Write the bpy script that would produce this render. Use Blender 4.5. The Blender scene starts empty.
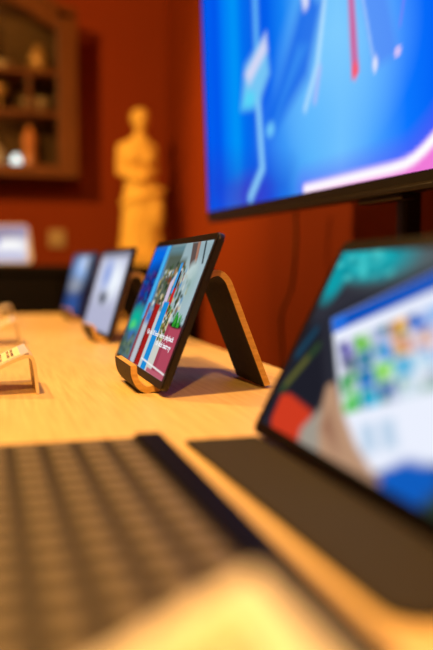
import bpy, bmesh, math, random
import numpy as np
from mathutils import Matrix, Vector

scn = bpy.context.scene
COL = scn.collection
T = 0.75                       # height of the table top above the floor

# ------------------------------------------------------------------ camera
cd = bpy.data.cameras.new('camera')
cam = bpy.data.objects.new('camera', cd)
COL.objects.link(cam)
scn.camera = cam
FPX = 800.0
cd.sensor_fit = 'VERTICAL'
cd.sensor_height = 36.0
cd.sensor_width = 24.0
cd.lens = 36.0 * FPX / 650.0
cd.clip_start = 0.01
PITCH = math.atan(55.0 / FPX)
YAW = math.atan(231.5 / math.hypot(FPX, 55.0))
cam.location = (0, 0, T + 0.12)
cam.rotation_euler = (math.pi / 2 - PITCH, 0, -YAW)
cd.dof.use_dof = True
cd.dof.focus_distance = 0.82
cd.dof.aperture_fstop = 2.3

# ------------------------------------------------------------------ world, lights, exposure
w = bpy.data.worlds.new('world')
scn.world = w
w.use_nodes = True
w.node_tree.nodes['Background'].inputs[0].default_value = (1.0, 0.55, 0.25, 1)
w.node_tree.nodes['Background'].inputs[1].default_value = 0.02

vs = scn.view_settings
vs.view_transform = 'Standard'
vs.look = 'None'
vs.exposure = 0.0
vs.gamma = 1.0
vs.use_curve_mapping = False

WARM = (1.0, 0.55, 0.16)


def spot(name, loc, target, power, size=0.06, angle=80, blend=0.6, color=WARM):
    l = bpy.data.lights.new(name, 'SPOT')
    l.energy = power
    l.color = color
    l.shadow_soft_size = size
    l.spot_size = math.radians(angle)
    l.spot_blend = blend
    o = bpy.data.objects.new(name, l)
    COL.objects.link(o)
    o.location = loc
    d = Vector(target) - Vector(loc)
    o.rotation_euler = d.to_track_quat('-Z', 'Y').to_euler()
    return o


def point(name, loc, power, size=0.05, color=WARM):
    l = bpy.data.lights.new(name, 'POINT')
    l.energy = power
    l.color = color
    l.shadow_soft_size = size
    o = bpy.data.objects.new(name, l)
    COL.objects.link(o)
    o.location = loc
    return o


# two ceiling spots over the table, one added fill, one washing the far corner
spot('ceiling_or_fill_spot', (-0.75, 2.2, T + 1.75), (0.40, 1.35, T + .1), 175, 0.05, 92)
spot('ceiling_or_fill_spot', (-0.45, 0.35, T + 1.75), (0.1, 0.4, T), 190, 0.07, 90)
spot('ceiling_or_fill_spot', (-0.20, -1.1, T + 1.60), (0.2, 0.9, T), 130, 0.06, 60)  # added fill behind the camera, brightens the plywood edges
spot('ceiling_or_fill_spot', (-1.05, 0.65, T + 1.45), (0.30, 2.9, T + 0.45), 230, 0.05, 50)

# ------------------------------------------------------------------ materials


def lin(r, g, b):
    def f(c):
        c /= 255.0
        return c / 12.92 if c <= 0.04045 else ((c + 0.055) / 1.055) ** 2.4
    return (f(r), f(g), f(b), 1.0)


def mat(name, color, rough=0.5, spec=0.5, metal=0.0, noise=None, bump=None, coat=0.0, stretch=(1, 1, 1)):
    """noise=(scale, second colour, amount)  bump=(scale, strength)"""
    m = bpy.data.materials.new(name)
    m.use_nodes = True
    nt = m.node_tree
    b = nt.nodes['Principled BSDF']
    b.inputs['Base Color'].default_value = color
    b.inputs['Roughness'].default_value = rough
    b.inputs['Specular IOR Level'].default_value = spec
    b.inputs['Metallic'].default_value = metal
    b.inputs['Coat Weight'].default_value = coat
    tc = nt.nodes.new('ShaderNodeTexCoord')
    mp = nt.nodes.new('ShaderNodeMapping')
    mp.inputs['Scale'].default_value = stretch
    nt.links.new(tc.outputs['Object'], mp.inputs['Vector'])
    if noise:
        n = nt.nodes.new('ShaderNodeTexNoise')
        n.inputs['Scale'].default_value = noise[0]
        n.inputs['Detail'].default_value = 6
        nt.links.new(mp.outputs[0], n.inputs['Vector'])
        r = nt.nodes.new('ShaderNodeValToRGB')
        r.color_ramp.elements[0].position = 0.5 - noise[2] * 0.5
        r.color_ramp.elements[1].position = 0.5 + noise[2] * 0.5
        r.color_ramp.elements[0].color = noise[1]
        r.color_ramp.elements[1].color = color
        nt.links.new(n.outputs['Fac'], r.inputs[0])
        nt.links.new(r.outputs[0], b.inputs['Base Color'])
    if bump:
        n2 = nt.nodes.new('ShaderNodeTexNoise')
        n2.inputs['Scale'].default_value = bump[0]
        n2.inputs['Detail'].default_value = 4
        nt.links.new(mp.outputs[0], n2.inputs['Vector'])
        bp = nt.nodes.new('ShaderNodeBump')
        bp.inputs['Strength'].default_value = bump[1]
        bp.inputs['Distance'].default_value = 0.002
        nt.links.new(n2.outputs['Fac'], bp.inputs['Height'])
        nt.links.new(bp.outputs[0], b.inputs['Normal'])
    return m


M = {}
M['wall'] = mat('red_plaster', (0.27, 0.040, 0.003, 1), 0.75, 0.15, noise=(1.6, (0.23, 0.032, 0.002, 1), 0.7), bump=(60, 0.15))
M['wall_dim'] = mat('brown_plaster', (0.20, 0.07, 0.03, 1), 0.8, 0.2, noise=(2, (0.17, 0.06, 0.025, 1), 0.6))
M['ceiling'] = mat('ceiling_paint', (0.55, 0.42, 0.30, 1), 0.9, 0.2, noise=(2, (0.5, 0.38, 0.27, 1), 0.6))
M['floor'] = mat('floor_wood', (0.12, 0.06, 0.03, 1), 0.5, 0.4, noise=(3, (0.08, 0.04, 0.02, 1), 0.6), stretch=(1, 8, 1))
M['table'] = mat('light_oak', (0.80, 0.58, 0.25, 1), 0.45, 0.3, noise=(9, (0.66, 0.44, 0.17, 1), 0.4), bump=(60, 0.05), stretch=(24, 1.1, 24))
M['ply'] = mat('plywood_edge', (0.72, 0.44, 0.12, 1), 0.5, 0.3, noise=(60, (0.52, 0.28, 0.06, 1), 0.5), stretch=(1, 1, 6))
M['laminate'] = mat('dark_laminate', (0.055, 0.036, 0.026, 1), 0.7, 0.2, noise=(180, (0.028, 0.021, 0.018, 1), 0.5), bump=(300, 0.3))
M['black'] = mat('black_plastic', (0.010, 0.009, 0.009, 1), 0.38, 0.45, noise=(40, (0.007, 0.006, 0.006, 1), 0.6))
M['blackgloss'] = mat('black_gloss', (0.004, 0.004, 0.005, 1), 0.28, 0.14, noise=(30, (0.003, 0.003, 0.004, 1), 0.6))
M['hinge'] = mat('hinge_black', (0.004, 0.003, 0.005, 1), 0.5, 0.03, noise=(30, (0.004, 0.003, 0.005, 1), 0.6))
M['slate'] = mat('dark_metal_body', (0.018, 0.013, 0.011, 1), 0.4, 0.35, 0.2, noise=(80, (0.014, 0.010, 0.009, 1), 0.6))
M['fabric'] = mat('grey_folio_fabric', (0.036, 0.030, 0.024, 1), 0.85, 0.15, noise=(500, (0.028, 0.023, 0.018, 1), 0.6), bump=(700, 0.4))
M['key'] = mat('dark_keycap', (0.155, 0.125, 0.085, 1), 0.5, 0.3, noise=(60, (0.135, 0.108, 0.072, 1), 0.6))
M['kbase'] = mat('keyboard_deck', (0.032, 0.024, 0.015, 1), 0.6, 0.2, noise=(60, (0.026, 0.019, 0.012, 1), 0.6))
M['birch'] = mat('pale_birch', (0.80, 0.62, 0.36, 1), 0.45, 0.4, noise=(30, (0.72, 0.53, 0.28, 1), 0.5), stretch=(1, 6, 1))
M['acrylic'] = mat('frosted_acrylic', (0.82, 0.76, 0.74, 1), 0.2, 0.5, noise=(20, (0.78, 0.72, 0.70, 1), 0.6))
M['paper'] = mat('label_paper', (0.84, 0.72, 0.52, 1), 0.8, 0.2, noise=(50, (0.80, 0.68, 0.48, 1), 0.6))
M['ink'] = mat('label_ink', (0.10, 0.03, 0.02, 1), 0.8, 0.2, noise=(50, (0.08, 0.025, 0.02, 1), 0.6))
M['plaster'] = mat('cream_plaster', (0.84, 0.55, 0.12, 1), 0.6, 0.15, noise=(12, (0.72, 0.44, 0.09, 1), 0.6), bump=(40, 0.2))
M['cabwood'] = mat('cabinet_walnut', (0.20, 0.064, 0.010, 1), 0.45, 0.2, noise=(8, (0.11, 0.034, 0.005, 1), 0.6), stretch=(6, 6, 0.7))
M['cabback'] = mat('cabinet_back', (0.10, 0.055, 0.014, 1), 0.7, 0.15, noise=(6, (0.06, 0.03, 0.008, 1), 0.6))
M['side'] = mat('sideboard_black', (0.005, 0.003, 0.002, 1), 0.6, 0.12, noise=(10, (0.004, 0.0025, 0.002, 1), 0.6), stretch=(1, 1, 6))
M['gold'] = mat('gilt_ceramic', (0.62, 0.36, 0.10, 1), 0.35, 0.5, 0.3, noise=(14, (0.45, 0.24, 0.06, 1), 0.6))
M['amber'] = mat('amber_ceramic', (0.70, 0.26, 0.06, 1), 0.3, 0.5, noise=(14, (0.55, 0.18, 0.04, 1), 0.6))
M['cream'] = mat('cream_porcelain', (0.62, 0.48, 0.26, 1), 0.3, 0.5, noise=(14, (0.5, 0.38, 0.2, 1), 0.6))
M['bluewhite'] = mat('blue_white_porcelain', (0.70, 0.82, 0.86, 1), 0.15, 0.6, noise=(10, (0.5, 0.66, 0.75, 1), 0.4))
M['switch'] = mat('ivory_plastic', (0.50, 0.34, 0.16, 1), 0.5, 0.4, noise=(20, (0.46, 0.31, 0.14, 1), 0.6))
M['white'] = mat('white_plastic', (0.50, 0.47, 0.50, 1), 0.4, 0.3, noise=(20, (0.46, 0.43, 0.46, 1), 0.6))


def glass_pane():
    m = bpy.data.materials.new('clear_pane')
    m.use_nodes = True
    nt = m.node_tree
    nt.nodes.clear()
    out = nt.nodes.new('ShaderNodeOutputMaterial')
    mix = nt.nodes.new('ShaderNodeMixShader')
    tr = nt.nodes.new('ShaderNodeBsdfTransparent')
    gl = nt.nodes.new('ShaderNodeBsdfGlossy')
    gl.inputs['Roughness'].default_value = 0.03
    mix.inputs[0].default_value = 0.06
    nt.links.new(tr.outputs[0], mix.inputs[1])
    nt.links.new(gl.outputs[0], mix.inputs[2])
    nt.links.new(mix.outputs[0], out.inputs[0])
    return m


M['pane'] = glass_pane()


def glint_mat():  # glow that stands in for a reflected highlight on glass
    m = mat('painted_glint', (0.8, 0.9, 0.95, 1), 0.3)
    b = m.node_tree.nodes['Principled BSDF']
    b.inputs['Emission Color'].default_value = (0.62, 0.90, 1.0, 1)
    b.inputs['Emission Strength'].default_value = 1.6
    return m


M['glint'] = glint_mat()


def screen_mat(name, strength=1.0):
    m = bpy.data.materials.new(name)
    m.use_nodes = True
    nt = m.node_tree
    nt.nodes.clear()
    out = nt.nodes.new('ShaderNodeOutputMaterial')
    em = nt.nodes.new('ShaderNodeEmission')
    a = nt.nodes.new('ShaderNodeAttribute')
    a.attribute_name = 'picture'
    nt.links.new(a.outputs['Color'], em.inputs['Color'])
    em.inputs['Strength'].default_value = strength
    nt.links.new(em.outputs[0], out.inputs[0])
    return m


M['screen'] = screen_mat('lit_display')
M['tvscreen'] = screen_mat('lit_tv_display')

# ------------------------------------------------------------------ mesh helpers


def link(name, bm, m, parent=None, smooth=False):
    me = bpy.data.meshes.new(name)
    bmesh.ops.recalc_face_normals(bm, faces=bm.faces)
    bm.to_mesh(me)
    bm.free()
    me.materials.append(M[m])
    if smooth:
        for p in me.polygons:
            p.use_smooth = True
    o = bpy.data.objects.new(name, me)
    COL.objects.link(o)
    if parent is not None:
        o.parent = parent
    return o


def tag(o, label, cat, group=None):
    o['label'] = label
    o['category'] = cat
    if group:
        o['group'] = group
    return o


def struct(o, label):
    o['kind'] = 'structure'
    o['label'] = label
    return o


def empty(name, mw, label, cat, group=None):
    o = bpy.data.objects.new(name, None)
    o.empty_display_size = 0.05
    COL.objects.link(o)
    o.matrix_world = mw
    return tag(o, label, cat, group)


def at(x, y, z, rz=0.0):
    return Matrix.Translation((x, y, z)) @ Matrix.Rotation(rz, 4, 'Z')


def box(x0, x1, y0, y1, z0, z1, bev=0.0, seg=2, bm=None):
    own = bm is None
    b = bmesh.new()
    bmesh.ops.create_cube(b, size=1.0)
    for v in b.verts:
        v.co = Vector(((x0 + x1) / 2 + v.co.x * (x1 - x0), (y0 + y1) / 2 + v.co.y * (y1 - y0), (z0 + z1) / 2 + v.co.z * (z1 - z0)))
    if bev > 0:
        bmesh.ops.bevel(b, geom=list(b.edges), offset=bev, segments=seg, profile=0.5, affect='EDGES')
    if own:
        return b
    merge(bm, b)
    return bm


def merge(dst, src):
    me = bpy.data.meshes.new('tmp')
    src.to_mesh(me)
    src.free()
    dst.from_mesh(me)
    bpy.data.meshes.remove(me)


def prism(pts, a, b, axis='z', bev=0.0):
    """extrude a 2-D outline between a and b; axis z: pts=(x,y); axis y: pts=(x,z); axis x: pts=(y,z)"""
    bm = bmesh.new()

    def P(p, t):
        if axis == 'z':
            return (p[0], p[1], t)
        if axis == 'y':
            return (p[0], t, p[1])
        return (t, p[0], p[1])
    lo = [bm.verts.new(P(p, a)) for p in pts]
    hi = [bm.verts.new(P(p, b)) for p in pts]
    n = len(pts)
    f1 = bm.faces.new(lo)
    f2 = bm.faces.new(list(reversed(hi)))
    for i in range(n):
        bm.faces.new((lo[i], hi[i], hi[(i + 1) % n], lo[(i + 1) % n]))
    if bev > 0:
        es = list(set(f1.edges) | set(f2.edges))
        bmesh.ops.bevel(bm, geom=es, offset=bev, segments=2, profile=0.5, affect='EDGES')
    return bm


def rrect(x0, x1, y0, y1, r, seg=6):
    pts = []
    for cx, cy, a0 in ((x1 - r, y1 - r, 0), (x0 + r, y1 - r, 90), (x0 + r, y0 + r, 180), (x1 - r, y0 + r, 270)):
        for i in range(seg + 1):
            a = math.radians(a0 + 90.0 * i / seg)
            pts.append((cx + r * math.cos(a), cy + r * math.sin(a)))
    return pts


def smooth_path(pts, n=8):
    """Catmull-Rom through 2-D or 3-D points"""
    P = [Vector(p) for p in pts]
    P = [2 * P[0] - P[1]] + P + [2 * P[-1] - P[-2]]
    out = []
    for i in range(1, len(P) - 2):
        p0, p1, p2, p3 = P[i - 1:i + 3]
        for k in range(n):
            t = k / n
            out.append(0.5 * ((2 * p1) + (p2 - p0) * t + (2 * p0 - 5 * p1 + 4 * p2 - p3) * t * t + (3 * p1 - p0 - 3 * p2 + p3) * t ** 3))
    out.append(P[-2])
    return out


def ribbon(path, off0, off1, x0, x1):
    """strip along a (depth, height) path, between two normal offsets, from x0 to x1"""
    n = len(path)
    A, B = [], []
    for i in range(n):
        d = (path[min(i + 1, n - 1)] - path[max(i - 1, 0)]).normalized()
        rgt = Vector((d.y, -d.x))
        A.append(path[i] + rgt * off0)
        B.append(path[i] + rgt * off1)
    bm = bmesh.new()
    rows = []
    for i in range(n):
        rows.append([bm.verts.new((x0, A[i].x, A[i].y)), bm.verts.new((x1, A[i].x, A[i].y)),
                     bm.verts.new((x1, B[i].x, B[i].y)), bm.verts.new((x0, B[i].x, B[i].y))])
    for i in range(n - 1):
        for k in range(4):
            bm.faces.new((rows[i][k], rows[i][(k + 1) % 4], rows[i + 1][(k + 1) % 4], rows[i + 1][k]))
    bm.faces.new(rows[0])
    bm.faces.new(list(reversed(rows[-1])))
    return bm


def lathe(prof, seg=28, cx=0, cy=0):
    bm = bmesh.new()
    rings = []
    for r, z in prof:
        rings.append([bm.verts.new((cx + r * math.cos(2 * math.pi * k / seg), cy + r * math.sin(2 * math.pi * k / seg), z)) for k in range(seg)])
    for a, b in zip(rings, rings[1:]):
        for k in range(seg):
            bm.faces.new((a[k], a[(k + 1) % seg], b[(k + 1) % seg], b[k]))
    bm.faces.new(list(reversed(rings[0])))
    bm.faces.new(rings[-1])
    return bm


def tube(path, r, seg=8):
    bm = bmesh.new()
    rings = []
    n = len(path)
    for i in range(n):
        d = (path[min(i + 1, n - 1)] - path[max(i - 1, 0)]).normalized()
        s = d.cross(Vector((0.31, 0.87, 0.2))).normalized()
        u = d.cross(s)
        rings.append([bm.verts.new(path[i] + s * r * math.cos(2 * math.pi * k / seg) + u * r * math.sin(2 * math.pi * k / seg)) for k in range(seg)])
    for a, b in zip(rings, rings[1:]):
        for k in range(seg):
            bm.faces.new((a[k], a[(k + 1) % seg], b[(k + 1) % seg], b[k]))
    bm.faces.new(rings[0])
    bm.faces.new(list(reversed(rings[-1])))
    return bm


# ------------------------------------------------------------------ pictures shown on the displays


class Canvas:
    """flat picture in display coordinates: u to the right, v downwards, both 0..1"""

    def __init__(s, nx, ny, w, h):
        s.nx, s.ny = nx, ny
        u = np.linspace(0, 1, nx)
        v = np.linspace(0, 1, ny)
        s.U, s.V = np.meshgrid(u, v)
        s.asp = w / h
        s.img = np.zeros((ny, nx, 3))

    def blend(s, alpha, col, op=1.0):
        c = np.array(lin(*col)[:3]) if not isinstance(col, np.ndarray) else col
        a = (np.clip(alpha, 0, 1) * op)[..., None]
        s.img = s.img * (1 - a) + c * a

    def fill(s, col):
        s.blend(np.ones_like(s.U), col)

    def poly(s, pts, col, soft=0.004, op=1.0):
        X, Y = s.U * s.asp, s.V
        P = [(p[0] * s.asp, p[1]) for p in pts]
        inside = np.zeros(X.shape, bool)
        dist = np.full(X.shape, 1e9)
        for (x0, y0), (x1, y1) in zip(P, P[1:] + P[:1]):
            cr = ((y0 > Y) != (y1 > Y)) & (X < (x1 - x0) * (Y - y0) / ((y1 - y0) if abs(y1 - y0) > 1e-9 else 1e-9) + x0)
            inside ^= cr
            L = (x1 - x0) ** 2 + (y1 - y0) ** 2 + 1e-12
            t = np.clip(((X - x0) * (x1 - x0) + (Y - y0) * (y1 - y0)) / L, 0, 1)
            dist = np.minimum(dist, np.hypot(X - x0 - t * (x1 - x0), Y - y0 - t * (y1 - y0)))
        sd = np.where(inside, dist, -dist)
        s.blend(0.5 + sd / (2 * soft), col, op)

    def rect(s, u0, v0, u1, v1, col, soft=0.004, op=1.0):
        s.poly([(u0, v0), (u1, v0), (u1, v1), (u0, v1)], col, soft, op)

    def ell(s, cu, cv, ru, rv, col, soft=0.3, op=1.0):
        d = np.hypot((s.U - cu) / ru, (s.V - cv) / rv)
        s.blend((1 + soft - d) / (2 * soft), col, op)

    def line(s, pts, wd, col, soft=0.004, op=1.0):
        X, Y = s.U * s.asp, s.V
        dist = np.full(X.shape, 1e9)
        P = [(p[0] * s.asp, p[1]) for p in pts]
        for (x0, y0), (x1, y1) in zip(P, P[1:]):
            L = (x1 - x0) ** 2 + (y1 - y0) ** 2 + 1e-12
            t = np.clip(((X - x0) * (x1 - x0) + (Y - y0) * (y1 - y0)) / L, 0, 1)
            dist = np.minimum(dist, np.hypot(X - x0 - t * (x1 - x0), Y - y0 - t * (y1 - y0)))
        s.blend(0.5 + (wd / 2 - dist) / (2 * soft), col, op)

    def ramp(s, axis, stops):
        t = s.U if axis == 'u' else s.V
        xs = [a for a, _ in stops]
        cs = np.array([lin(*c)[:3] for _, c in stops])
        s.img = np.stack([np.interp(t, xs, cs[:, k]) for k in range(3)], -1)

    def mesh(s, name, w, h, m, parent, z=0.0):
        verts = np.stack([s.U * w, (1 - s.V) * h, np.full_like(s.U, z)], -1).reshape(-1, 3)
        nx, ny = s.nx, s.ny
        idx = np.arange(nx * ny).reshape(ny, nx)
        q = np.stack([idx[1:, :-1], idx[1:, 1:], idx[:-1, 1:], idx[:-1, :-1]], -1).reshape(-1, 4)
        me = bpy.data.meshes.new(name)
        me.from_pydata(verts.tolist(), [], q.tolist())
        at_ = me.color_attributes.new('picture', 'FLOAT_COLOR', 'POINT')
        rgba = np.ones((nx * ny, 4), np.float32)
        rgba[:, :3] = s.img.reshape(-1, 3)
        at_.data.foreach_set('color', rgba.ravel())
        me.materials.append(M[m])
        o = bpy.data.objects.new(name, me)
        COL.objects.link(o)
        o.parent = parent
        return o


def face_matrix(O, az, lean):
    """columns: right, up, outward normal; origin at the lower left corner of the front face"""
    a, l = math.radians(az), math.radians(lean)
    right = Vector((math.sin(a), -math.cos(a), 0))
    nh = Vector((-math.cos(a), -math.sin(a), 0))
    up = Vector((0, 0, 1)) * math.cos(l) - nh * math.sin(l)
    n = right.cross(up)
    m = Matrix((right, up, n)).transposed().to_4x4()
    m.translation = Vector((O[0], O[1], O[2] + T))
    return m


# ================================================================== THE ROOM
XW, YF = 0.67, 3.0
XL, YB, ZC = -3.2, -2.2, 2.6
struct(link('floor', box(XL - .1, XW + .1, YB - .1, YF + .1, -0.05, 0), 'floor'), 'dark wooden floor under the table')
struct(link('ceiling', box(XL - .1, XW + .1, YB - .1, YF + .1, ZC, ZC + .05), 'ceiling'), 'plain pale ceiling of the room')
struct(link('wall_right', box(XW, XW + .1, YB, YF + .1, 0, ZC), 'wall'), 'deep orange red plaster wall behind the television')
struct(link('wall_far', box(XL, XW, YF, YF + .1, 0, ZC), 'wall'), 'deep red plaster wall behind the statue and hung cabinet')
struct(link('wall_left', box(XL - .1, XL, YB, YF, 0, ZC), 'wall_dim'), 'dim brown plaster wall across the room')
struct(link('wall_back', box(XL, XW, YB - .1, YB, 0, ZC), 'wall_dim'), 'dim brown plaster wall at the other end of the room')
struct(link('baseboard_right', box(XW - .015, XW, YB, YF, 0, .09, .003), 'cabwood'), 'dark wooden baseboard along the red wall')

# ================================================================== TABLE
tb = empty('display_table', at(-0.1, 0.9, 0), 'long light oak table that carries the row of tablets', 'table')
TX0, TX1, TY0, TY1 = -0.40, 0.445, -1.6, 1.335        # local extents
link('tabletop', box(TX0, TX1, TY0, TY1, T - .028, T, .0015), 'table', tb)
link('apron', box(TX0 + .06, TX1 - .06, TY0 + .06, TY0 + .08, T - .1, T - .0285), 'table', tb)
link('apron', box(TX0 + .06, TX1 - .06, TY1 - .08, TY1 - .06, T - .1, T - .0285), 'table', tb)
for lx in (TX0 + .05, TX1 - .1):
    for ly in (TY0 + .085, TY1 - .14):
        link('leg', box(lx, lx + .05, ly, ly + .05, 0, T - .0285, .003), 'table', tb)

# ================================================================== TELEVISION
TVW, TVH = 1.2, 0.68
tv = empty('television', face_matrix((0.42, 1.515, 0.227), 5, -2), 'large wall-height flat television with bright blue picture', 'television')
bm = prism(rrect(-0.004, TVW + .004, -0.008, TVH + .004, .006, 3), -0.036, 0.0, 'z', .0015)
link('housing', bm, 'black', tv)
link('bottom_trim', box(0, TVW, -0.0145, -0.0083, -0.030, 0.0, .001), 'slate', tv)
link('sensor_bump', box(TVW / 2 - .05, TVW / 2 + .05, -0.022, -0.0148, -0.028, -0.004, .002), 'black', tv)
link('rear_cover', box(.2, TVW - .2, .05, TVH - .12, -0.062, -0.0365, .006), 'black', tv)

c = Canvas(260, 150, TVW, TVH)
c.ramp('u', [(0, (0, 62, 215)), (.02, (0, 96, 240)), (.06, (0, 84, 236)), (.085, (0, 120, 246)), (.13, (0, 150, 248)), (.16, (0, 110, 240)),
             (.20, (10, 96, 232)), (.24, (0, 92, 236)), (.29, (20, 130, 245)), (.36, (86, 180, 252)), (.43, (118, 198, 255)), (.50, (70, 160, 255)),
             (.56, (10, 118, 255)), (.62, (0, 92, 245)), (1, (0, 80, 230))])
c.ell(.42, .74, .10, .13, (130, 206, 255), .7, .8)
c.ell(.36, .86, .10, .10, (92, 182, 255), .8, .6)
c.poly([(.0, .86), (.3, .95), (.3, 1.0), (0, 1.0)], (30, 60, 205), .06, .6)
c.ell(.16, .985, .07, .05, (72, 40, 190), .6, .6)
c.line([(.206, .30), (.207, .52), (.208, .76), (.216, .92), (.172, .985)], .022, (110, 200, 255), .014, .9)
c.line([(.208, .76), (.216, .92), (.172, .985)], .014, (165, 225, 255), .010, .8)
c.poly([(.150, .755), (.166, .655), (.238, .610), (.247, .704), (.206, .768)], (120, 200, 246), .014, .95)
c.poly([(.166, .675), (.238, .612), (.241, .648), (.180, .705)], (222, 218, 246), .012, .9)
c.poly([(.150, .755), (.170, .715), (.200, .735), (.190, .765)], (70, 220, 250), .012, .7)
# fan of streaks out of the upper middle
c.poly([(.355, .56), (.395, .62), (.355, .755), (.250, .845), (.232, .82), (.276, .74)], (0, 96, 232), .022, .85)
c.poly([(.33, .68), (.355, .69), (.275, .80), (.245, .84)], (60, 150, 246), .016, .7)
c.ell(.245, .835, .012, .016, (120, 214, 255), .6, .8)
c.line([(.40, .62), (.38, .74), (.347, .818)], .014, (190, 230, 255), .010, .85)
c.line([(.385, .75), (.372, .81)], .012, (190, 186, 250), .010, .8)
c.line([(.345, .53), (.354, .60)], .022, (244, 244, 255), .012, .95)
c.poly([(.448, .50), (.458, .50), (.472, .79), (.457, .797)], (206, 96, 156), .008, .95)
c.ell(.464, .785, .006, .016, (252, 92, 112), .5, .95)
c.poly([(.472, .60), (.518, .62), (.546, .788), (.503, .797)], (84, 142, 248), .012, .85)
c.line([(.476, .62), (.503, .795)], .007, (170, 200, 255), .006, .7)
c.ell(.504, .79, .005, .014, (220, 228, 255), .5, .9)
c.ell(.545, .785, .006, .009, (232, 206, 250), .5, .8)
c.line([(.575, .60), (.55, .74)], .006, (140, 116, 250), .006, .5)
# neon tube along the lower edge
neon = [(.342, .991), (.40, .990), (.466, .988), (.53, .986), (.556, .983), (.572, .976), (.586, .966), (.61, .944), (.65, .89), (.70, .80)]
c.line(neon, .060, (96, 84, 250), .030, .7)
c.poly([(.342, 1.02)] + neon + [(1.1, .7), (1.1, 1.1)], (246, 124, 214), .006, .95)
c.line(neon, .020, (255, 216, 255), .008, 1)
c.line(neon, .013, (255, 255, 255), .005, 1)
c.mesh('display', TVW - .012, TVH - .012, 'tvscreen', tv, 0.0008).location = (.006, .006, 0)

# stand pole behind it
sx, sy = 0.558, 0.985
st = empty('television_stand', at(sx, sy, 0), 'black floor pole stand that holds the television', 'stand')
link('base_plate', box(-.09, .085, -.30, .30, 0.0, .012, .003), 'black', st)
link('pole', prism(rrect(-.014, .014, -.012, .012, .005, 4), .0125, T + .75, 'z'), 'black', st)
link('mount_plate', box(-.024, -.0145, -.12, .12, T + .40, T + .66, .002), 'black', st)

# power cable hanging behind the table
path = smooth_path([(.600, 1.53, T + .30), (.612, 1.535, T + .22), (.606, 1.525, T + .14), (.612, 1.56, T + .08), (.606, 1.60, T + .02), (.612, 1.605, T - .1), (.61, 1.60, T - .4), (.60, 1.60, 0.004)], 8)
tag(link('power_cable', tube(path, .0035), 'cabwood', None, True), 'thin dark cable hanging down the red wall below the television', 'cable')

# ================================================================== FAR SIDEBOARD
sb = empty('sideboard', at(-0.2, 2.72, 0), 'black low sideboard standing against the far red wall', 'sideboard')
SZ = T + 0.134
link('body', box(-.80, .84, -.24, .26, .05, SZ - .0255), 'side', sb)
link('top_board', box(-.82, .86, -.27, .27, SZ - .025, SZ, .003), 'side', sb)
link('plinth', box(-.78, .82, -.22, .25, 0, .0495), 'side', sb)
for i in range(4):
    x0 = -.79 + i * .405
    d = link('door', box(x0, x0 + .395, -.256, -.2405, .06, SZ - .035, .002), 'side', sb)
    k = link('knob', lathe([(.004, 0), (.005, .008), (.010, .014), (.010, .020), (.004, .023)], 16), 'slate', d)
    k.matrix_local = Matrix.Translation((x0 + (.37 if i % 2 == 0 else .025), -.2562, .55)) @ Matrix.Rotation(math.pi / 2, 4, 'X')

# ================================================================== STATUE (plain draped figure)


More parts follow.
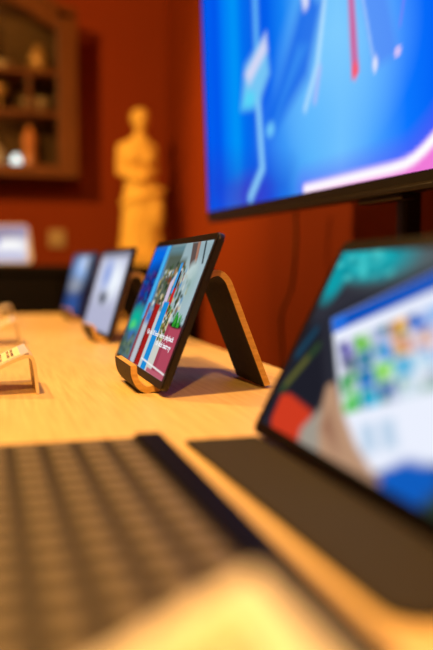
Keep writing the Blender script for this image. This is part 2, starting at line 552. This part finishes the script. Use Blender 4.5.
def statue():
    bm = bmesh.new()

    def ell(cx, cy, cz, rx, ry, rz, rot=None):
        m = Matrix.Translation((cx, cy, cz))
        if rot:
            m = m @ Matrix.Rotation(rot[0], 4, rot[1])
        m = m @ Matrix.Diagonal((rx, ry, rz, 1))
        bmesh.ops.create_uvsphere(bm, u_segments=24, v_segments=16, radius=1.0, matrix=m)

    def limb(p, q, r0, r1):
        p, q = Vector(p), Vector(q)
        n = 7
        for i in range(n + 1):
            t = i / n
            r = r0 + (r1 - r0) * t
            c0 = p.lerp(q, t)
            ell(c0.x, c0.y, c0.z, r, r, r)

    # robe: lofted rings with folds
    rings = []
    prof = [(.0, .084, .070, .004), (.02, .080, .066, .004), (.09, .074, .062, .004), (.16, .076, .062, .010), (.205, .076, .060, .012),
            (.24, .066, .054, .008), (.275, .054, .046, .000), (.31, .054, .046, -.008), (.35, .064, .050, -.012), (.385, .068, .044, -.012),
            (.405, .058, .036, -.008), (.42, .034, .028, -.003), (.44, .020, .020, .0)]
    seg = 64
    for z, rx, ry, ox in prof:
        ring = []
        f = max(0.0, 1 - z / .26)
        for k in range(seg):
            a = 2 * math.pi * k / seg
            q = 1 + f * (.05 * math.sin(9 * a + z * 9) + .03 * math.sin(17 * a - z * 14))
            ring.append(bm.verts.new((ox + rx * q * math.cos(a), ry * q * math.sin(a), z)))
        rings.append(ring)
    for a, b in zip(rings, rings[1:]):
        for k in range(seg):
            bm.faces.new((a[k], a[(k + 1) % seg], b[(k + 1) % seg], b[k]))
    bm.faces.new(list(reversed(rings[0])))
    bm.faces.new(rings[-1])
    # bent knee under the robe, sash round the hips
    ell(.048, -.034, .15, .034, .034, .075)
    for i in range(26):
        a = 2 * math.pi * i / 26
        ell(.011 + .074 * math.cos(a), .060 * math.sin(a), .212 + .022 * math.cos(a), .012, .012, .014)
    # arms held to the body, hands folded at the waist
    limb((-.066, -.004, .385), (-.074, -.008, .30), .020, .016)
    limb((-.074, -.008, .30), (-.018, -.060, .272), .016, .012)
    limb((.044, -.004, .385), (.050, -.008, .30), .020, .016)
    limb((.050, -.008, .30), (.006, -.060, .278), .016, .012)
    ell(-.004, -.062, .270, .020, .012, .012)
    # chest folds, neck, head, face, hair
    ell(-.030, -.040, .345, .026, .018, .026)
    ell(.022, -.040, .345, .026, .018, .026)
    limb((0, 0, .41), (.001, -.004, .455), .021, .019)
    ell(.002, -.006, .487, .030, .036, .040)
    ell(.002, -.040, .482, .006, .009, .011)
    ell(.002, -.034, .466, .010, .008, .005)
    ell(.002, -.028, .453, .012, .010, .008)
    for s in (-1, 1):
        ell(.002 + s * .012, -.036, .492, .006, .005, .004)
        ell(.002 + s * .031, .000, .482, .004, .008, .011)
    ell(.003, .008, .500, .036, .037, .033)
    ell(.003, .040, .492, .020, .020, .020)
    me = bpy.data.meshes.new('figure')
    bm.to_mesh(me)
    bm.free()
    o = bpy.data.objects.new('figure', me)
    COL.objects.link(o)
    md = o.modifiers.new('remesh', 'REMESH')
    md.mode = 'VOXEL'
    md.voxel_size = 0.0042
    md.use_smooth_shade = True
    sm = o.modifiers.new('smooth', 'SMOOTH')
    sm.iterations = 3
    me.materials.append(M['plaster'])
    return o


sroot = empty('statue', at(0.510, 2.70, SZ), 'cream plaster statue of a standing draped figure in the wall corner', 'statue')
fig = statue()
fig.parent = sroot
fig.location = (0, 0, 0.0355)
fig.scale = (.93, .93, .93)
link('plinth', prism(rrect(-.088, .090, -.080, .080, .02, 5), 0, .035, 'z', .003), 'plaster', sroot)

# ================================================================== WALL SWITCH
sw = empty('light_switch', at(0.256, 2.992, T + .235), 'small ivory light switch on the red wall left of the statue', 'switch')
link('plate', box(-.030, .030, 0, .008, -.032, .032, .003), 'switch', sw)
link('rocker', box(-.022, .022, -.004, -.0002, -.022, .022, .0015), 'switch', sw)

# ================================================================== HANGING DISPLAY CABINET
CX, CF = 0.0, 2.87                      # centre and front plane of the carcass
HW = 0.318
ZB = T + 0.440
cab = empty('display_cabinet', at(CX, CF, ZB), 'carved brown wooden wall cabinet with glazed door and arched top', 'cabinet')


def arch(x, base, rise):
    t = max(0.0, min(1.0, (0.315 - abs(x)) / 0.26))
    return base + rise * (t * t * (3 - 2 * t))


DEP = YF - CF - .001
xs = [-HW + 2 * HW * i / 40 for i in range(41)]
top = [(x, arch(x, .535, .11)) for x in xs]
link('back_panel', prism([(-HW + .02, .0)] + [(HW - .02, .0)] + [(x, arch(x, .515, .11)) for x in reversed(xs[1:-1])], DEP - .012, DEP, 'y'), 'cabback', cab)
for s in (-1, 1):
    link('side_panel', box(min(s * HW, s * (HW - .018)), max(s * HW, s * (HW - .018)), 0.001, DEP - .0125, .0185, .53), 'cabwood', cab)
link('bottom_panel', box(-HW, HW, 0.001, DEP - .0125, 0, .018), 'cabwood', cab)
link('top_panel', prism(top + [(x, z - .016) for x, z in reversed(top)], 0.001, DEP - .0125, 'y'), 'cabwood', cab)
for z in (.212, .352):
    link('shelf', box(-HW + .0185, HW - .0185, .012, DEP - .013, z, z + .012, .001), 'cabwood', cab)
# glazed door: stiles, rails, muntins, panes
FY0, FY1 = -.030, -.0005
SW = .066
fr = link('door_frame', box(HW - SW, HW + .004, FY0, FY1, .0, .545, .004), 'cabwood', cab)
link('stile', box(-HW - .004, -HW + SW, FY0, FY1, .0, .545, .004), 'cabwood', fr)
link('bottom_rail', box(-HW + SW + .0003, HW - SW - .0003, FY0, FY1, .0, .042, .004), 'cabwood', fr)
xin = [-(HW - SW) + 2 * (HW - SW) * i / 30 for i in range(31)]
link('top_rail', prism([(x, arch(x, .555, .11)) for x in xin] + [(x, arch(x, .485, .11)) for x in reversed(xin)], FY0, FY1, 'y'), 'cabwood', fr)
link('crest', prism([(x, arch(x, .552, .115) + .018) for x in xs] + [(x, arch(x, .552, .115)) for x in reversed(xs)], FY0 - .014, .02, 'y'), 'cabwood', cab)
for z in (.218, .358):
    link('muntin', box(-HW + SW + .0003, HW - SW - .0003, FY0 + .006, FY1 - .004, z - .009, z + .009, .002), 'cabwood', fr)
for x, z0, z1 in ((.0, .0425, .585), (.155, .2275, .3485), (-.155, .2275, .3485)):
    link('muntin', box(x - .008, x + .008, FY0 + .0065, FY1 - .0045, z0, z1, .002), 'cabwood', fr)
pts = [(-HW + SW - .004, .038), (HW - SW + .004, .038)] + [(x, arch(x, .487, .11)) for x in reversed(xin)]
link('pane', prism(pts, FY1 - .0035, FY1 - .0015, 'y'), 'pane', fr)

CG = 'ornaments inside the wall cabinet'


def ornament(name, prof, x, zshelf, m, label, cat, dy=.062):
    o = link(name, lathe(prof, 28), m, None, True)
    o.location = (CX + x, CF + dy, ZB + zshelf + .0004)
    return tag(o, label, cat, CG)


ornament('vase', [(.020, 0), (.024, .006), (.034, .03), (.036, .05), (.026, .075), (.014, .088), (.018, .10)], .195, .364, 'gold', 'round gilt vase on the top shelf of the wall cabinet', 'vase')
ornament('bowl', [(.022, 0), (.024, .006), (.034, .018), (.050, .040), (.053, .050), (.049, .050), (.03, .024)], .185, .224, 'cream', 'wide cream bowl on the middle shelf of the wall cabinet', 'bowl')
ornament('bottle', [(.026, 0), (.028, .01), (.024, .05), (.022, .09), (.027, .118), (.024, .135), (.012, .148), (.011, .168), (.014, .172)], .160, .018, 'amber', 'tall amber ceramic bottle at the bottom of the wall cabinet', 'bottle')
ornament('jar', [(.030, 0), (.036, .012), (.040, .04), (.034, .07), (.024, .08), (.026, .088), (.006, .10), (.008, .112)], .04, .018, 'cream', 'lidded pale jar at the bottom of the wall cabinet', 'jar', .062)
ornament('goblet', [(.026, 0), (.026, .004), (.006, .012), (.006, .05), (.024, .066), (.030, .10), (.027, .10)], .06, .224, 'gold', 'gilt goblet on the middle shelf of the wall cabinet', 'goblet', .062)
ornament('plate_stack', [(.03, 0), (.042, .008), (.045, .012), (.028, .012), (.045, .020), (.045, .024), (.028, .024), (.045, .034)], .06, .364, 'cream', 'stack of cream plates on the top shelf of the wall cabinet', 'plates', .062)
lp = empty('added_glint', at(CX + .112, CF + .030, ZB + .0185), 'small white-blue globe added as a glowing stand-in for a highlight on the cabinet glass', 'highlight', CG)  # added globe, its glow imitates a glint on the cabinet glass
link('glint_base', lathe([(.016, 0), (.016, .006), (.007, .010), (.007, .018)], 20), 'white', lp, True)
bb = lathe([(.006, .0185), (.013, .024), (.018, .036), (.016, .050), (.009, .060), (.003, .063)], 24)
link('globe', bb, 'glint', lp, True)
point('cabinet_fill', (CX - .02, CF + .05, ZB + .56), 0.45, .02)  # added warm fill that turns the cabinet interior golden
point('cabinet_fill', (CX + .02, CF + .03, ZB + .20), 0.22, .02)

# ================================================================== TABLETS AND THEIR STANDS


def tablet(O, az, lean, W, H, bez, canvas, label, group, thick=.0072, name='tablet'):
    t = empty(name, face_matrix(O, az, lean), label, 'tablet', group)
    link('body', prism(rrect(0, W, 0, H, .007, 6), -thick, -.0011, 'z', .0014), 'slate', t)
    link('bezel', prism(rrect(.0006, W - .0006, .0006, H - .0006, .0066, 6), -.001, 0.0, 'z', .0003), 'blackgloss', t)
    d = canvas.mesh('display', W - 2 * bez, H - 2 * bez, 'screen', t, 0.00025)
    d.location = (bez, bez, 0)
    ln = link('camera_lens', lathe([(.0016, 0), (.0016, .00015), (.0008, .0002)], 16), 'slate', t)
    ln.location = (W / 2, H - bez * .5, .0001)
    b = bmesh.new()
    box(W, W + .0006, H * .70, H * .80, -.0048, -.0026, 0, 1, b)
    link('side_button', b, 'black', t)
    return t, d


def plywood_stand(O, az, lean, x0, x1, back, label, height=.112, spread=.050):
    """one bent strip; local x to the viewer's right, y to the back, z up. O = foot of the tablet's front face"""
    a, l = math.radians(az), math.radians(lean)
    m = Matrix(((math.sin(a), -math.cos(a), 0), (math.cos(a), math.sin(a), 0), (0, 0, 1))).transposed().to_4x4()
    m.translation = Vector((O[0], O[1], T))
    s, c_ = math.sin(l), math.cos(l)
    th = .0070
    # back face of the tablet starts here
    bx, bz = back * c_, O[2] - back * s
    off = th / 2 + .0006
    p0 = Vector((bx + off * c_, bz - off * s))
    up = Vector((s, c_))
    e0 = p0 + up * .010
    e1 = p0 + up * (height - .012)
    zlow = th / 2 + .0004
    ctrl = [(-.0195, .0275), (-.0185, .017), (-.0140, .0075), (-.0065, .0028), (.000, zlow), (.006, zlow + .0004), tuple(e0),
            tuple(p0 + up * .05), tuple(e1), tuple(e1 + up * .0095 + Vector((.0040, 0))), tuple(e1 + Vector((.0170, .0115))), tuple(e1 + Vector((.0250, .0055))), tuple(e1 + Vector((.0300, -.005)))]
    foot = Vector((e1.x + .020 + spread, zlow - .0012))
    last = Vector(ctrl[-1])
    ctrl += [tuple(last.lerp(foot, .35)), tuple(last.lerp(foot, .7)), tuple(foot)]
    path = smooth_path(ctrl, 6)
    t = empty('plywood_tablet_stand', m, label, 'stand', 'bent plywood tablet stands')
    o = link('bent_strip', ribbon(path, -th / 2, th / 2 - .0009, x0, x1), 'ply', t)
    link('dark_lining', ribbon(path, th / 2 - .00085, th / 2, x0 + .0003, x1 - .0003), 'laminate', t)
    return t


GT = 'tablets in a row on the table'
rnd = random.Random(7)

# --- the sharp tablet in the middle
W2, H2, B2 = .290, .1595, .008
c = Canvas(300, 180, W2 - 2 * B2, H2 - 2 * B2)
c.ramp('u', [(0, (52, 84, 112)), (.28, (70, 120, 160)), (.4, (150, 168, 172)), (.6, (150, 170, 168)), (.8, (160, 182, 188)), (1, (164, 188, 196))])
c.poly([(0, 0), (.29, 0), (.29, .30), (.0, .42)], (6, 104, 226), .05)
c.poly([(0, .22), (.28, .16), (.28, .52), (0, .56)], (14, 40, 112), .08)
for i in range(60):
    u, v = rnd.uniform(0, .27), rnd.uniform(.22, .55)
    c.ell(u, v, .018, .022, rnd.choice([(30, 60, 170), (70, 30, 90), (16, 20, 70), (20, 110, 190), (90, 60, 150)]), .5, .7)
c.ell(.14, .66, .13, .10, (14, 176, 150), .6)
c.ell(.12, .72, .06, .04, (90, 220, 110), .7, .8)
c.rect(0, .80, .27, 1.0, (78, 104, 104), .05)
c.ell(.17, .80, .06, .05, (60, 110, 190), .6, .8)
for i in range(40):
    u, v = rnd.uniform(0, .26), rnd.uniform(.78, 1.0)
    c.ell(u, v, .02, .02, rnd.choice([(60, 80, 70), (110, 130, 120), (40, 60, 60), (120, 140, 90)]), .5, .6)
c.rect(.255, 0, .325, .64, (70, 176, 238), .008)
c.rect(.325, 0, .342, .60, (24, 96, 170), .006)
# room seen in the middle: wall, shelf of figures, plants
c.rect(.335, 0, .60, .16, (96, 130, 140), .03)
c.rect(.36, .08, .70, .52, (84, 96, 84), .03)
for i in range(150):
    u, v = rnd.uniform(.36, .88), rnd.uniform(.17, .56)
    if v < .17 + .2 * abs(u - .6):
        continue
    c.ell(u, v, rnd.uniform(.008, .020), rnd.uniform(.012, .032),
          rnd.choice([(206, 196, 160), (60, 84, 40), (122, 86, 52), (28, 42, 24), (196, 206, 200), (152, 60, 44), (86, 140, 190), (176, 160, 96), (230, 230, 224), (36, 56, 36)]), .5, .85)
c.rect(.60, 0, 1.0, .13, (150, 174, 182), .03)
c.poly([(.70, 0), (.82, 0), (.87, .17), (.79, .22)], (96, 80, 76), .012)
c.poly([(.78, 0), (.82, 0), (.86, .15), (.835, .16)], (166, 118, 98), .01)
c.poly([(.885, .0), (.905, 0), (.965, .17), (.945, .17)], (40, 48, 52), .006)
c.ell(.845, .23, .07, .075, (186, 206, 206), .4, .9)
c.ell(.90, .33, .06, .10, (150, 180, 178), .6, .7)
c.rect(.63, .16, .665, .40, (54, 152, 222), .008)
c.rect(.665, .22, .69, .48, (44, 40, 52), .008)
c.poly([(.56, .32), (.61, .26), (.63, .50), (.57, .52)], (206, 190, 214), .01)
c.poly([(.66, .36), (.70, .36), (.70, .64), (.655, .60)], (198, 36, 34), .008)
c.ell(.53, .30, .025, .03, (116, 64, 44), .4)
c.ell(.585, .23, .022, .03, (160, 120, 84), .4)
# lower half: shelves in red and blue, white panels, pot
c.rect(.335, .58, .43, 1.0, (186, 192, 200), .01)
c.rect(.345, .56, .43, .66, (64, 120, 196), .03)
c.rect(.295, .50, .335, 1.0, (146, 30, 28), .006)
c.rect(.43, .50, .535, 1.0, (164, 30, 26), .006)
c.rect(.43, .50, .455, 1.0, (116, 22, 24), .006)
c.rect(.535, .55, .60, 1.0, (196, 204, 206), .008)
c.rect(.585, .47, .675, 1.0, (26, 140, 214), .006)
c.rect(.675, .56, .80, 1.0, (206, 206, 198), .01)
for i in range(70):
    u, v = rnd.uniform(.685, .775), rnd.uniform(.50, .76)
    c.ell(u, v, .012, .014, rnd.choice([(30, 56, 22), (86, 110, 40), (190, 176, 110), (40, 40, 24), (150, 120, 60), (96, 146, 60)]), .5, .9)
c.rect(.785, .62, 1.01, 1.0, (176, 72, 92), .008)
c.poly([(.785, .62), (.83, .62), (.84, 1.0), (.785, 1.0)], (150, 56, 76), .02, .7)
c.ell(.90, .62, .10, .022, (24, 26, 20), .3)
for i in range(26):
    u = rnd.uniform(.85, .95)
    c.line([(u, .625), (u + rnd.uniform(-.03, .03), rnd.uniform(.53, .58))], .014, rnd.choice([(24, 130, 34), (60, 170, 50), (14, 84, 28)]), .004)
c.line([(.55, .93), (1.0, .955)], .012, (240, 236, 236), .004)
c.rect(.70, .967, 1.0, 1.0, (190, 96, 112), .006)
t2, d2 = tablet((.157, 1.016, .0075), -.35, 21.2, W2, H2, B2, c, 'tablet on plywood stand showing bright shelf photo with pink pot and white caption', GT)
for txt, u0, v0, hgt in (('Up to 10 hour video playback', .48, .735, .0072), ('10 inch battery', .70, .795, .0072)):
    cu = bpy.data.curves.new('caption', 'FONT')
    cu.body = txt
    cu.size = hgt
    cu.offset = 0.00028
    ob = bpy.data.objects.new('caption_tmp', cu)
    COL.objects.link(ob)
    dg = bpy.context.evaluated_depsgraph_get()
    me = bpy.data.meshes.new_from_object(ob.evaluated_get(dg))
    bpy.data.objects.remove(ob)
    wd = max(v.co.x for v in me.vertices)
    goal = (.96 - u0) * (W2 - 2 * B2)
    for v in me.vertices:
        v.co.x *= goal / wd
    n = len(me.vertices)
    ca = me.color_attributes.new('picture', 'FLOAT_COLOR', 'POINT')
    ca.data.foreach_set('color', [.86, .86, .9, 1.0] * n)
    me.materials.clear()
    me.materials.append(M['screen'])
    o = bpy.data.objects.new('caption', me)
    COL.objects.link(o)
    o.parent = d2
    o.location = (u0 * (W2 - 2 * B2), (1 - v0) * (H2 - 2 * B2), .0006)
plywood_stand((.156, .85, .0075), -.35, 21.2, -.006, .088, .0072, 'plywood stand under the tablet with the pink pot picture', height=.121, spread=.048)

# --- third tablet: pale page
W3, H3 = .265, .158
c = Canvas(120, 72, W3 - .016, H3 - .016)
c.fill((176, 178, 204))
c.ell(.55, .30, .5, .30, (214, 220, 240), .7)
c.ell(.72, .36, .19, .18, (240, 247, 255), .6)
c.ell(.40, .28, .16, .18, (150, 170, 226), .6)
c.rect(.30, .52, .62, .62, (96, 100, 112), .05, .8)
c.ell(.48, .62, .07, .07, (50, 56, 64), .6)
c.rect(.1, .70, .95, .95, (180, 182, 210), .05)
c.rect(.0, .0, 1, .06, (120, 118, 134), .04)
tablet((.178, 1.56, .0070), 2.4, 16.6, W3, H3, .008, c, 'tablet on plywood stand showing a pale lavender page', GT)
plywood_stand((.1865, 1.366, .0085), 2.4, 16.6, -.04, .050, .0072, 'plywood stand under the tablet with the pale lavender page', spread=.056)

# --- fourth tablet: blue and white page
W4, H4 = .257, .160
c = Canvas(120, 72, W4 - .016, H4 - .016)
c.fill((40, 60, 110))
c.ell(.55, .22, .40, .24, (150, 186, 240), .6)
c.ell(.62, .12, .22, .12, (196, 214, 246), .6)
c.ell(.35, .52, .28, .14, (150, 156, 170), .6)
c.ell(.52, .84, .40, .16, (52, 84, 150), .6)
c.rect(.70, 0, 1, 1, (34, 26, 32), .08, .85)
tablet((.186, 2.10, .0070), 5.8, 14.2, W4, H4, .008, c, 'tablet on plywood stand showing a blue and white picture', GT)
plywood_stand((.2035, 1.928, .0085), 5.8, 14.2, -.05, .040, .0072, 'plywood stand under the tablet with the blue and white picture', spread=.056)

# --- large tablet in the folio, nearest the pale wall of the table
W1, H1, B1 = .272, .1535, .009
c = Canvas(260, 150, W1 - 2 * B1, H1 - 2 * B1)
c.fill((48, 48, 58))
c.ell(.55, .05, .5, .12, (92, 104, 108), .8, .8)
c.poly([(0, .42), (.10, .42), (.30, .72), (.30, 1), (0, 1)], (30, 30, 40), .05)
c.ell(.17, .05, .22, .115, (14, 160, 172), .35)
c.ell(.04, .16, .06, .13, (14, 156, 168), .4)
c.ell(.18, .06, .09, .05, (60, 200, 204), .5, .8)
for i in range(26):
    c.ell(rnd.uniform(.02, .36), rnd.uniform(0, .16), .022, .018, rnd.choice([(6, 120, 136), (80, 210, 210), (10, 140, 152)]), .6, .6)
c.line([(.04, .80), (.10, .62), (.13, .54)], .03, (60, 96, 46), .03, .8)
c.line([(.03, .60), (.07, .46)], .03, (20, 88, 120), .03, .8)
c.line([(.05, .76), (.10, .62)], .02, (150, 132, 50), .03, .6)
# device held up in the picture, turned
o_, e1, e2 = np.array([.135, .385]), np.array([.39, -.262]), np.array([.325, .47])


def wq(a0, b0, a1, b1):
    return [tuple(o_ + e1 * a + e2 * b) for a, b in ((a0, b0), (a1, b0), (a1, b1), (a0, b1))]


c.poly(wq(-.04, -.05, 2.4, 1.45), (26, 30, 44), .03)
c.poly(wq(0, 0, 2.3, 1.36), (236, 241, 255), .010)
c.poly(wq(0, 0, 2.3, .15), (12, 82, 186), .008)
c.poly(wq(0, .0, .16, .15), (34, 110, 220), .008)
icons = [[(118, 108, 190), (100, 190, 50), (40, 90, 190), (250, 180, 60), (20, 110, 214), (150, 190, 240)],
         [(90, 90, 140), (60, 120, 180), (40, 150, 220), (240, 170, 120), (244, 196, 170), (206, 206, 240)],
         [(20, 160, 60), (10, 110, 180), (130, 220, 40), (90, 180, 220), (190, 222, 240), (206, 210, 240)],
         [(60, 200, 60), (20, 190, 230), (20, 90, 170), (206, 224, 236), (214, 222, 240), (206, 210, 240)]]
for r, row in enumerate(icons):
    for k, col in enumerate(row):
        a0, b0 = .045 + k * .168 + (.0 if r < 2 else -.02), .27 + r * .160
        c.poly(wq(a0, b0, a0 + .155, b0 + .150), col, .008, .96)
        for q in range(4):
            a1, b1 = a0 + .078 * (q % 2), b0 + .075 * (q // 2)
            c.poly(wq(a1, b1, a1 + .070, b1 + .070), rnd.choice([col, (240, 244, 250), (20, 40, 110), (30, 150, 70), (20, 120, 220), col]) if k < 5 else col, .006, .55)
for k in range(2):
    c.poly(wq(.16 + k * .17, 1.02, .27 + k * .17, 1.22), (150, 190, 220), .02, .7)
# sleeve, hand and red cloth in the picture
c.poly([(.66, 1.1), (.69, .945), (.75, .87), (.86, .85), (.90, .95), (.88, 1.1)], (16, 92, 190), .02)
c.poly([(.84, 1.1), (.86, .96), (.93, .86), (1.1, .84), (1.1, 1.1)], (44, 64, 52), .03)
c.poly([(.06, .96), (.05, .83), (.10, .81), (.28, .85), (.33, 1.1), (.14, 1.1)], (206, 58, 32), .012)
c.poly([(.26, .94), (.31, .82), (.37, .84), (.50, 1.1), (.30, 1.1)], (160, 152, 140), .02)
c.poly([(.345, .90), (.305, .78), (.288, .71), (.315, .685), (.365, .73), (.43, .80), (.545, .90), (.70, .99), (.71, 1.1), (.47, 1.1)], (186, 146, 116), .012)
c.poly([(.36, .90), (.35, .80), (.42, .87), (.50, .97)], (140, 92, 72), .02, .7)
t1, d1 = tablet((.1825, .541, .0048), 0, 27.5, W1, H1, B1, c, 'large tablet propped on grey folio showing a hand and a window of icons', None, .0085)
l = math.radians(27.5)
ks = link('kickstand', box(.03, W1 - .03, .008, H1 * .66, -.0125, -.0092, .001), 'fabric', t1)
b = bmesh.new()
for x0 in (.03,):
    # rear strut from the upper hinge down to the table
    hx = H1 * .62
    pA = Vector((hx, -.0128))
    # world back/down expressed in the tablet's frame: table plane is y*cos(l)+z*... handled by a straight strut
    g = Vector((-math.cos(l), -math.sin(l)))                       # straight down in (up, normal) coordinates
    bk = Vector((math.sin(l), -math.cos(l)))                       # horizontal backwards
    hgt = pA.x * math.cos(l) + pA.y * math.sin(l) + .0045
    pB = pA + g * (hgt - .001) + bk * .055
    nrm = (pB - pA).orthogonal().normalized() * .0014
    vs_ = []
    for x in (x0, W1 - x0):
        for p in (pA + nrm, pA - nrm, pB - nrm, pB + nrm):
            vs_.append(b.verts.new((x, p.x, p.y)))
    for q in ((0, 1, 2, 3), (7, 6, 5, 4), (0, 4, 5, 1), (1, 5, 6, 2), (2, 6, 7, 3), (3, 7, 4, 0)):
        b.faces.new([vs_[i] for i in q])
link('strut', b, 'fabric', ks)

# --- folio flap lying flat before the large tablet
fo = empty('folio_cover', at(0, 0, T + .0004), 'dark grey fabric folio flap lying flat in front of the large tablet', 'cover')
fl = bmesh.new()
pts = rrect(.130, .1815, .232, .40, .014, 6)[14:] + [(.1815, .527), (.1805, .528), (.131, .528), (.130, .527)]
link('flap', prism(pts, 0, .0032, 'z', .001), 'fabric', fo)

# ================================================================== KEYBOARD
kb = empty('keyboard', at(0.112, 0.535, T + .0003), 'dark slim keyboard with glossy black edge in front of the large tablet', 'keyboard')
KL, KD = .335, .175           # along the table, across the table
link('deck', prism(rrect(-KD, 0, -KL, 0, .006, 5), 0, .0055, 'z', .0012), 'kbase', kb)
link('hinge_bar', prism(rrect(-.0165, .0015, -KL + .0, 0, .003, 4), .0056, .0086, 'z', .001), 'hinge', kb)
kd = bmesh.new()
kbm = prism(rrect(-.0068, .0068, -.0068, .0068, .002, 3), 0, .0018, 'z', .0005)
first = None
PX, PY = .0205, .0194
for r in range(6):
    n = 16
    cells = [(k, 1.0) for k in range(n)]
    if r == 5:
        cells = [(0, 1), (1, 1), (2, 1), (6, 6), (10, 1), (11, 1), (12, 1), (13, 1), (14, 1), (15, 1)]
    for k, wdt in cells:
        if first is None:
            ko = link('key', kbm, 'key', kb)
            first = ko
        else:
            ko = first.copy()
            COL.objects.link(ko)
            ko.parent = kb
        ko.location = (-.0275 - PX * r, -.0165 - PY * k - (.003 if r % 2 else 0), .0057)
        ko.scale = (1, (wdt * PY - .0058) / .0136 if wdt > 1 else 1, 1)
link('touchpad', prism(rrect(-.168, -.138, -.20, -.125, .003, 4), .0056, .0060, 'z'), 'kbase', kb)

# ================================================================== LABEL STANDS


def label_stand(y0, x, label, wdt=.095):
    m = at(x, y0, T + .0003)
    t = empty('label_stand', m, label, 'label stand', 'bent birch label stands')
    # (x, z) profile turned into a ribbon: local x is along the table
    path = smooth_path([(.047, .0), (.0455, .018), (.044, .029), (.0412, .0358), (.035, .0365), (.020, .0305), (.0, .0207), (-.022, .0105), (-.043, .0012)], 6)
    o = link('bent_board', ribbon(path, -.0016, .0016, 0, wdt), 'birch', t)
    o.rotation_euler = (0, 0, 0)
    # ribbon lies in (y, z): swap so that depth runs along world x
    sw_ = Matrix(((0, 1, 0, 0), (1, 0, 0, 0), (0, 0, 1, 0), (0, 0, 0, 1)))
    o.data.transform(sw_)
    o.data.flip_normals()
    a = path[len(path) // 2 - 6]
    face = smooth_path([(.0385, .0410), (.020, .0332), (.0, .0234), (-.022, .0132), (-.040, .0052)], 5)
    pl = link('acrylic_cover', ribbon(face, -.0008, .0002, .001, wdt - .001), 'acrylic', t)
    pl.data.transform(sw_)
    pl.data.flip_normals()
    pf = smooth_path([(.031, .0390), (.020, .0342), (.0, .0244), (-.022, .0142), (-.036, .0078)], 5)
    pp = link('paper_label', ribbon(pf, -.0007, -.0001, .004, wdt - .010), 'paper', t)
    pp.data.transform(sw_)
    pp.data.flip_normals()
    # printed marks on the paper: short strokes in rows
    b = bmesh.new()
    rr = random.Random(3)
    d = (Vector((.0, .0244)) - Vector((.031, .0390))).normalized()
    nn = Vector((-d.y, d.x))
    if nn.y < 0:
        nn = -nn
    for row, (s0, big) in enumerate(((.004, 1), (.016, 1), (.034, 0), (.042, 0))):
        yy = .012
        while yy < wdt - .025:
            ln = rr.uniform(.003, .006) if big else rr.uniform(.003, .007)
            hh = .006 if big else .003
            for q in range(2 if big else 1):
                p = Vector((.029, .0381)) + d * (s0 + q * .004) + nn * .0012
                p2 = p + d * (hh * .45)
                vsx = [b.verts.new((p.x, yy, p.y)), b.verts.new((p.x, yy + ln, p.y)), b.verts.new((p2.x, yy + ln, p2.y)), b.verts.new((p2.x, yy, p2.y))]
                b.faces.new(vsx)
            yy += ln + (.003 if rr.random() < .7 else .012)
    link('print', b, 'ink', pp)
    return t


label_stand(.785, 0.0, 'small birch label stand beside the tablet with the pink pot picture')
label_stand(1.315, .006, 'small birch label stand beside the tablet with the pale lavender page')
label_stand(1.83, .012, 'small birch label stand beside the tablet with the blue and white picture')
label_stand(.100, .028, 'small birch label stand beside the near end of the keyboard')

# ================================================================== SCREEN ON THE SIDEBOARD
c = Canvas(90, 60, .25, .12)
c.fill((150, 146, 190))
c.ell(.78, .62, .26, .34, (255, 255, 255), .5)
c.ell(.5, .18, .5, .18, (150, 136, 160), .6)
c.rect(.2, .34, .66, .54, (60, 56, 196), .06, .95)
c.rect(.1, .68, .95, .95, (196, 196, 224), .08)
a = math.radians(20)
rt, up_, nm = Vector((.998, -.06, 0)).normalized(), None, None
up_ = Vector((0, math.sin(a), math.cos(a)))
nm = rt.cross(up_).normalized()
up_ = nm.cross(rt)
m4 = Matrix((rt, up_, nm)).transposed().to_4x4()
m4.translation = Vector((-.130, 2.50, SZ + .0052))
sd = empty('smart_display', m4, 'pale framed tilted screen glowing on the black sideboard', 'screen')
link('body', prism([(p[0] + (.5 - p[1] / .128) * .012 * (p[0] / .265), p[1]) for p in rrect(0, .265, 0, .128, .016, 6)], -.010, -.0006, 'z', .002), 'white', sd)
link('bezel', prism([(p[0] + (.5 - p[1] / .128) * .012 * (p[0] / .265), p[1]) for p in rrect(.001, .264, .001, .127, .016, 6)], -.0005, 0, 'z'), 'white', sd)
c.mesh('display', .250, .116, 'screen', sd, .0003).location = (.004, .006, 0)
ca, sa = math.cos(a), math.sin(a)


def tolocal(back, z):          # horizontal distance behind the front edge, height above its lower edge
    return (z * ca + back * sa, z * sa - back * ca)


foot = [tolocal(.013, -.0045), tolocal(.075, -.0045), tolocal(.075, .002), tolocal(.052, .09), tolocal(.0475, .095)]
link('rear_foot', prism(foot, .08, .185, 'x'), 'white', sd)
